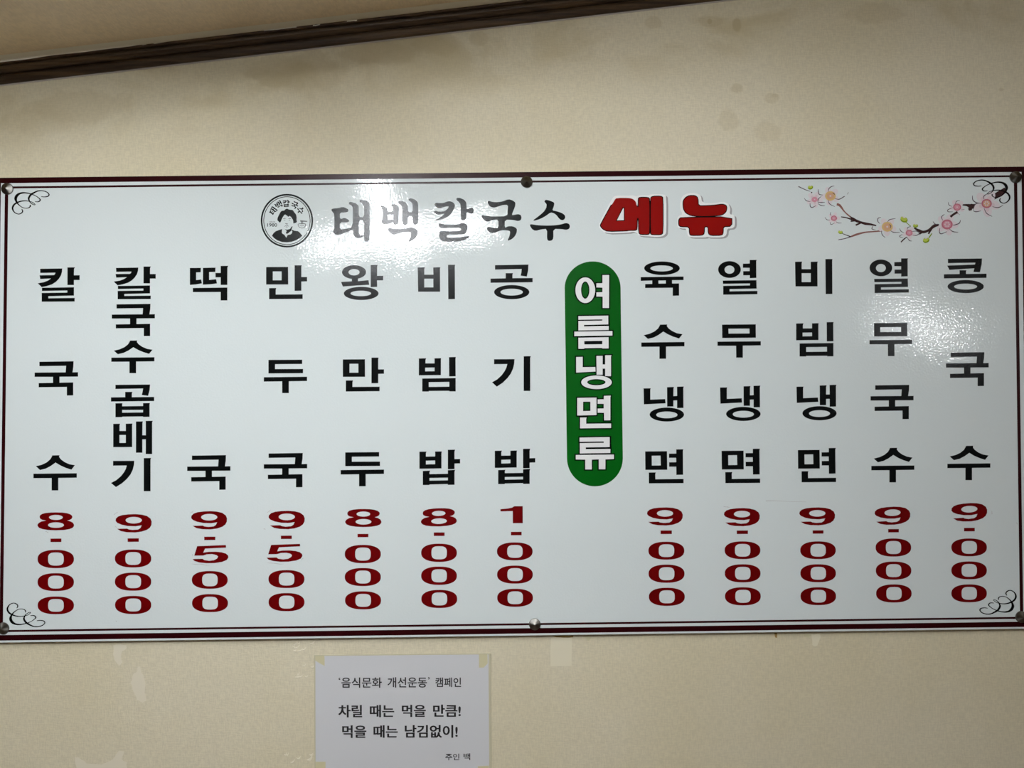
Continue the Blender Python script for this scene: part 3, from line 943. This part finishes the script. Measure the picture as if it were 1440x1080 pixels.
FLOW = [  # map, scale, centre, reach, disc radius, petals colour, centre colour, rim colour, turn, strokes
    (m1, 9, (320, 275), 105, 34, M_petal2, M_pink, M_pink, 10, ['190 260 215 290 265 302', '262 318 265 360 290 376 340 350', '360 325 400 350 450 355', '360 310 405 312 450 310', '405 235 368 268 360 310'], M_line),
    (m1, 9, (520, 230), 118, 60, M_petal2, M_orange, M_yellow, 30, ['490 175 500 140 530 112 570 103', '575 262 630 272 690 240 702 233', '490 280 510 330 575 365', '365 145 366 175 380 210 425 218', '735 210 748 182', '572 215 565 200 545 190'], M_line),
    (m1, 9, (565, 512), 78, 34, M_petal, M_pink, M_pink2, 0, ['525 435 518 460 530 482', '450 500 475 530 515 535', '515 560 528 592 575 570', '590 555 620 572 662 572'], M_line),
    (m1, 9, (1240, 620), 118, 62, M_petal, M_orange, M_yellow, 20, ['1160 500 1122 515 1122 555 1148 580', '1243 560 1270 530 1345 515', '1060 610 1045 645 1092 662', '1165 670 1175 720 1215 758', '1280 668 1320 690 1400 688', '1262 590 1285 610 1275 640'], M_line),
    (m2, 8, (148, 700), 78, 34, M_petal, M_pink, M_pink2, 15, ['42 650 55 680 90 700', '70 715 40 740 80 758', '125 665 132 640 165 628', '180 685 230 680 262 702 230 728 190 725', '125 750 150 785 178 792'], M_line),
    (m2, 8, (575, 605), 125, 56, M_petal, M_pink, M_pink2, 5, ['545 490 513 520 525 558', '416 572 440 600 480 608', '725 555 712 590 665 610 640 612', '495 645 488 690 510 710 575 685', '600 655 640 685 700 692'], M_line),
    (m2, 8, (688, 410), 88, 40, M_petal2, M_pink, M_pink2, 25, ['588 353 595 385 628 402', '718 335 680 345 668 378', '640 415 585 440 588 462 640 462', '685 475 720 497', '735 440 770 435'], M_line),
    (m2, 8, (1020, 370), 150, 52, M_petal2, M_orange, M_pink2, 12, ['860 280 865 330 905 360 960 368', '990 320 990 285 1040 252', '1085 405 1150 415 1205 388', '865 450 900 462 955 452', '868 440 895 375 960 366', '990 420 1020 480 1082 515'], M_line)]
for fi, (mp, sc, c0, R, rd, mpet, mcen, mrim, turn, strokes, ml) in enumerate(FLOW):
    pr = Print(PR + 1.8e-4)
    for k in range(5):
        a = math.radians(turn + 72 * k)
        cx, cy = c0[0] + R * .52 * math.cos(a), c0[1] + R * .52 * math.sin(a)
        pr.poly(M_petal, [mp(x, y) for x, y in ell(cx, cy, R * .50, R * .34, 20, 2, a)])
    for k in range(5):
        a = math.radians(turn + 72 * k)
        cx, cy = c0[0] + R * .36 * math.cos(a), c0[1] + R * .36 * math.sin(a)
        pr.poly(M_petal2, [mp(x, y) for x, y in ell(cx, cy, R * .26, R * .17, 16, 2, a)])
    pr.poly(mrim, [mp(x, y) for x, y in ell(*c0, rd * 1.12, rd, 24)])
    pr.poly(mcen, [mp(x, y) for x, y in ell(*c0, rd * .8, rd * .72, 20)])
    if fi in (5, 7):
        for k in range(6):
            a = k * 1.05
            pr.poly(M_petal2, [mp(x, y) for x, y in ell(c0[0] + rd * .42 * math.cos(a), c0[1] + rd * .4 * math.sin(a), 9, 9, 8)])
    else:
        pr.poly(M_petal2, [mp(x, y) for x, y in ell(*c0, rd * .22, rd * .2, 10)])
    for s in strokes:
        st(pr, mp, s, ml, 10.5 if R > 100 else 8.5, sc)
    pr.build('blossom', branch)
for (mp, c0, r, a) in ((m1, (268, 118), 32, -20), (m1, (648, 685), 28, 10), (m2, (90, 545), 40, 20), (m2, (220, 617), 27, 0), (m2, (340, 778), 36, -20)):
    pr = Print(PR + 1.5e-4)
    a = math.radians(a)
    pr.poly(M_bud2, [mp(x, y) for x, y in ell(c0[0], c0[1] + r * .15, r * 1.05, r * .8, 18, 2, a)])
    pr.poly(M_bud, [mp(x, y) for x, y in ell(c0[0] - r * .1, c0[1] - r * .1, r * .92, r * .62, 18, 2, a)])
    pr.poly(M_petal, [mp(x, y) for x, y in ell(c0[0], c0[1] - r * .55, r * .45, r * .2, 12, 2, a)])
    pr.build('bud', branch)

# ---- round emblem with the portrait
emb = empty('emblem', (0, 0, 0), board)
emb.location = P(403.5, 310.3, PR) - BP
pr = Print(PR)
pr.poly(M_ink, ell(403.5, 310.3, 36.8, 37.7, 90), [ell(403.5, 310.3, 34.5, 35.3, 90)])
pr.build('outer_ring', emb)
pr = Print(PR)
pr.poly(M_ink, ell(403.5, 310.3, 33.1, 34.1, 90), [ell(403.5, 310.3, 32.1, 33.1, 90)])
pr.build('inner_ring', emb)
me_ = lambda l: [(380 + x / 20.0, 290 + y / 20.0) for x, y in l]
pr = Print(PR)
pr.poly(M_ink, me_(chaikin(pts('200 380 205 340 215 310 255 220 310 130 400 120 430 80 480 65 530 95 635 105 670 160 720 220 745 290 740 400 755 430 730 465 665 480 650 490 645 400 620 350 580 295 540 270 515 302 470 265 410 228 370 280 330 350 300 430 275 468 240 430 205 400'))))
pr.build('hair', emb)
pr = Print(PR)
pr.poly(M_ink, me_(pts('50 830 90 760 160 700 260 665 335 640 325 740 345 770 400 805 450 885 490 810 570 795 610 760 625 710 600 680 600 655 680 690 780 700 840 750 900 830 840 890 720 960 600 1000 470 1015 330 1005 200 960 100 890')))
pr.build('jacket', emb)
pr = Print(PR + 3e-5)
pr.poly(M_ink, me_(pts('400 640 470 662 555 640 605 570 632 565 600 650 590 690 530 740 480 775 450 770 440 740 465 700 430 660')))
pr.build('neck_shade', emb)
pr = Print(PR + 3e-5)
for (s, m, w) in (('362 356 395 344 438 346', M_ink, 14), ('508 350 545 344 582 349', M_ink, 15), ('372 392 400 388 430 392', M_grey, 14), ('515 390 540 386 562 390', M_ink, 15),
                  ('422 490 445 488 470 505 498 490', M_grey, 20), ('398 572 430 552 460 560 490 550 522 568', M_grey, 16), ('432 592 460 600 492 590', M_grey, 13)):
    l = me_(pts(s))
    pr.stroke(m, l, [w * .4 / 20] + [w / 20] * (len(l) - 2) + [w * .5 / 20])
pr.build('face_features', emb)
# small heading round the upper rim, in the same brush letters
for (k, cx, cy, rot) in (('tae', 285, 440, -54), ('baek', 380, 335, -28), ('kal', 512, 312, 1), ('guk', 652, 338, 27), ('su', 752, 428, 50)):
    cx, cy = 360 + cx / 12.0, 260 + cy / 12.0
    sh = fit(TB[k], (-5.0, -5.0, 5.0, 5.0))
    a = math.radians(rot)
    rt = lambda l: [(cx + x * math.cos(a) - y * math.sin(a), cy + x * math.sin(a) + y * math.cos(a)) for x, y in l]
    pr = Print(PR)
    for o_, hs in sh:
        pr.poly(M_ink, offset(rt(o_), .12), [rt(h) for h in hs])
    pr.build('rim_letter', emb)
pr = Print(PR)
mb = lambda l: [(360 + x / 12.0, 260 + y / 12.0) for x, y in l]
pr.stroke(M_grey, mb(pts('745 604 800 608 865 614')), [1.1, .9, .8])
pr.stroke(M_grey, mb(pts('748 618 800 618 862 619')), [.6, .5, .5])
for x in (765, 778, 791):
    pr.stroke(M_grey, mb(pts('%d 606 %d 635 %d 662' % (x, x - 2, x))), [.7, .7, .7])
pr.stroke(M_grey, mb(pts('710 662 740 655 775 658 810 655 840 662')), [.7, .9, .9, .9, .7])
pr.stroke(M_grey, mb(pts('708 662 716 695 740 720 775 728 808 720 830 695 840 662')), [.8] * 7)
pr.stroke(M_lgrey, mb(pts('735 680 765 690 815 684')), [1.2, 1.6, 1.2])
pr.build('noodle_bowl', emb)


def text_mesh(body, weight=0.0):
    cu = bpy.data.curves.new('txt', 'FONT')
    cu.body = body
    cu.resolution_u = 3
    cu.offset = weight
    ob = bpy.data.objects.new('txt', cu)
    COL.objects.link(ob)
    dg = bpy.context.evaluated_depsgraph_get()
    me = bpy.data.meshes.new_from_object(ob.evaluated_get(dg))
    vs = [tuple(v.co) for v in me.vertices]
    fs = [tuple(p.vertices) for p in me.polygons]
    bpy.data.objects.remove(ob); bpy.data.curves.remove(cu); bpy.data.meshes.remove(me)
    return vs, fs


def put_text(name, body, bb, off, m, parent, weight=0.0, slope=0.0):
    vs, fs = text_mesh(body, weight)
    x0, x1 = min(v[0] for v in vs), max(v[0] for v in vs)
    y0, y1 = min(v[1] for v in vs), max(v[1] for v in vs)
    V = []
    for x, y, _ in vs:
        u = bb[0] + (x - x0) / (x1 - x0) * (bb[2] - bb[0])
        w = bb[1] + (y1 - y) / (y1 - y0) * (bb[3] - bb[1]) + slope * (u - (bb[0] + bb[2]) / 2)
        V.append(P(u, w, off))
    pr = Print(off)
    if weight > .015:            # bold face
        pr.mesh(name, [v + Vector((-.00028, 0, 0)) for v in V], fs, m)
        V = [v + Vector((.00028, -6e-6, 0)) for v in V]
    pr.mesh(name, V, fs, m)
    return pr.build(name, parent)


put_text('year', '1980', (375.9, 314.0, 389.6, 318.8), PR, M_ink, emb, 0.012)
put_text('since', 'SINCE', (379.0, 311.2, 387.0, 313.0), PR, M_grey, emb, 0.01)

# ---- standoff screws that hold the board
SCREWS = [(11.0, 265.8, 8.4), (740.5, 256.0, 8.2), (1427.4, 249.3, 8.2), (5.2, 883.2, 8.2), (752.0, 877.5, 8.0), (1435.6, 867.2, 8.4)]
R0 = 0.0101
NS = 48
v, f = [], []
lathe = [(R0 * .94, 0), (R0, .0005), (R0, .0022), (R0 * .97, .0028), (R0 * .5, .0048), (0.0004, .0068)]
for (r, h) in lathe:
    for k in range(NS):
        a = 2 * math.pi * k / NS
        v.append((r * math.cos(a), -h, r * math.sin(a)))
for j in range(len(lathe) - 1):
    for k in range(NS):
        f.append((j * NS + k, j * NS + (k + 1) % NS, (j + 1) * NS + (k + 1) % NS, (j + 1) * NS + k))
f.append(tuple(range((len(lathe) - 1) * NS, len(lathe) * NS)))
nv = len(v)                      # shank through the panel into the wall
for (h) in (0.0, -BO + .0006):
    for k in range(NS):
        a = 2 * math.pi * k / NS
        v.append((.006 * math.cos(a), -h, .006 * math.sin(a)))
for k in range(NS):
    f.append((nv + k, nv + (k + 1) % NS, nv + NS + (k + 1) % NS, nv + NS + k))
s_me = bpy.data.meshes.new('standoff_screw')
s_me.from_pydata(v, [], f)
s_me.materials.append(M_steel)
s_me.polygons.foreach_set('use_smooth', [False] * len(s_me.polygons))
s_me.update()
for (u, w, r) in SCREWS:
    o = link('standoff_screw', s_me, board)
    o.location = P(u, w, BO) - BP
    o.rotation_euler = (0, random.uniform(0, 6), 0)

# ------------------------------------------------------------------ laminated notice under the board
NO = .0012
notice = empty('notice_sheet', P(565, 1000, NO))
tag(notice, 'small white laminated notice taped to the wall under the menu board', 'notice')
NP_ = world_loc(notice)


def slab(name, quad, off, th, m, parent, base):
    fr = [P(*p, off) - base for p in quad]
    bk = [p + Vector((0, th, 0)) for p in fr]
    f = [(3, 2, 1, 0), (4, 5, 6, 7)] + [(i, (i + 1) % 4, 4 + (i + 1) % 4, 4 + i) for i in range(4)]
    return mesh_obj(name, fr + bk, f, m, parent)


slab('laminate', [(441.6, 921.2), (690.4, 918.7), (691.6, 1100), (442.6, 1101)], NO, .0009, M_lam, notice, NP_)
slab('paper', [(443.4, 922.6), (686.8, 920.3), (688.2, 1095), (443.8, 1096)], NO + .00025, .0002, M_paper, notice, NP_)
for q in (pts('443.2 922.4 456.2 922.2 456.6 936.5 450 933 443.4 929'), pts('673.5 920.3 685.5 920.2 685.8 933 680 938.8 673.6 938.8'),
          pts('443.6 1071.2 457.8 1071.0 457.6 1092 443.6 1092'), pts('672 1077.5 687.5 1076.8 687.8 1092 672 1092')):
    pr = Print(NO + .0004)
    pr.poly(M_tape, q)
    pr.build('tape_piece', notice)
tm = lambda a, b_, c_, d_: (465 + a / 7.2, 935 + b_ / 7.2, 465 + c_ / 7.2, 935 + d_ / 7.2)
TO = NO + .0004
lines = [
    [('\u2018', (80, 128, 98, 152), 0), ('음식문화', (108, 127, 518, 232), .014), ('개선운동', (575, 125, 975, 230), .014), ('\u2019', (985, 124, 1002, 150), 0), ('캠페인', (1060, 128, 1320, 225), .014)],
    [('차릴', (78, 406, 318, 532), .016), ('때는', (398, 405, 642, 530), .016), ('먹을', (722, 404, 962, 528), .016), ('만큼!', (1038, 402, 1316, 526), .016)],
    [('먹을', (118, 612, 360, 740), .016), ('때는', (435, 611, 678, 738), .016), ('남김없이!', (752, 609, 1285, 738), .016)],
    [('주인', (990 / 4.8 * 7.2 - 324, 767 / 4.8 * 7.2 - 252, 1085 / 4.8 * 7.2 - 324, 812 / 4.8 * 7.2 - 252), .014), ('백', (1113 / 4.8 * 7.2 - 324, 765 / 4.8 * 7.2 - 252, 1158 / 4.8 * 7.2 - 324, 811 / 4.8 * 7.2 - 252), .014)],
]
for ln in lines:
    g0 = empty('text_line', (0, 0, 0), notice)
    bb = tm(*ln[0][1])
    g0.location = P(bb[0], bb[1], TO) - NP_
    for body, b4, wgt in ln:
        put_text('word', body, tm(*b4), TO, M_text, g0, wgt)


# ------------------------------------------------------------------ lamps
def emit(name, col, k):
    m = bpy.data.materials.new(name)
    m.use_nodes = True
    nt = m.node_tree
    nt.nodes.remove(nt.nodes['Principled BSDF'])
    e = nt.nodes.new('ShaderNodeEmission')
    e.inputs[0].default_value = col
    e.inputs[1].default_value = k
    nt.links.new(e.outputs[0], nt.nodes['Material Output'].inputs[0])
    return m


M_tube = emit('lamp_tube', LAMP_COL, LAMP)
M_tube2 = emit('side_lamp_tube', LAMP_COL, SIDE_LAMP)
M_housing = mat('white_housing', (0.8, 0.8, 0.78, 1), 0.4)


def tube(name, a, b_, r, m, parent, n=16):
    a, b_ = Vector(a), Vector(b_)
    d = (b_ - a).normalized()
    u = d.orthogonal().normalized()
    w = d.cross(u)
    v, f = [], []
    for p in (a, b_):
        for k in range(n):
            t = 2 * math.pi * k / n
            v.append(p + (u * math.cos(t) + w * math.sin(t)) * r)
    for k in range(n):
        f.append((k, (k + 1) % n, n + (k + 1) % n, n + k))
    f += [tuple(reversed(range(n))), tuple(range(n, 2 * n))]
    return mesh_obj(name, v, f, m, parent, smooth=False)


lx, ly = -0.40, -1.42
DROP = 0.080
RIM, RIM_LOW = 0.075, 0.001
lamp = empty('ceiling_lamp', (lx, ly, ceil_z(lx)))
tag(lamp, 'cross-shaped white tube lamp hung under the ceiling, mirrored beside the emblem', 'lamp')
tube('lamp_tube', (.036, .74, -DROP), (-.03, -.39, -DROP), .019, M_tube, lamp)
tube('lamp_tube', (-.31, -.03, -DROP - .31 * .117), (.324, .03, -DROP + .324 * .117), .019, M_tube, lamp)
w_ = RIM
cross = [(w_, .74 + w_), (-w_, .74 + w_), (-w_, w_), (-.31 - w_, w_), (-.31 - w_, -w_), (-w_, -w_), (-w_, -.39 - w_), (w_, -.39 - w_), (w_, -w_), (.324 + w_, -w_), (.324 + w_, w_), (w_, w_)]
cross = [(x + .03 * y, y + .09 * x) for x, y in cross]
zz = lambda x, h: -DROP + h + x * .117
v = [(x, y, zz(x, h)) for h in (-RIM_LOW, .03, .036) for x, y in cross]
f = [(k, (k + 1) % 12, 12 + (k + 1) % 12, 12 + k) for k in range(12)]
f += [(12 + k, 12 + (k + 1) % 12, 24 + (k + 1) % 12, 24 + k) for k in range(12)]
for b0 in (12, 24):
    f += [(b0 + 0, b0 + 1, b0 + 2, b0 + 11), (b0 + 2, b0 + 3, b0 + 4, b0 + 5), (b0 + 2, b0 + 5, b0 + 8, b0 + 11), (b0 + 5, b0 + 6, b0 + 7, b0 + 8), (b0 + 8, b0 + 9, b0 + 10, b0 + 11)]
mesh_obj('added_lamp_shade', v, f, M_housing, lamp)  # unseen skirt, added round the tubes to dim the upper wall softly
for (x, y) in ((.02, .5), (-.01, -.3)):
    tube('hanging_rod', (x, y, -DROP + .036 + x * .117), (x, y, x * .117), .004, M_housing, lamp, 8)

side = empty('wall_lamp', (XR, -3.7, 2.025))
tag(side, 'slanting tube lamp on the right wall, mirrored under the blossom branch', 'lamp')
tube('lamp_tube', (-.05, -.42, .115), (-.05, .46, -.105), .02, M_tube2, side)
h3 = box('housing', -.02, -.001, -.55, .55, -.04, .04, M_housing, side)
h3.rotation_euler = (-math.atan(.25), 0, 0)
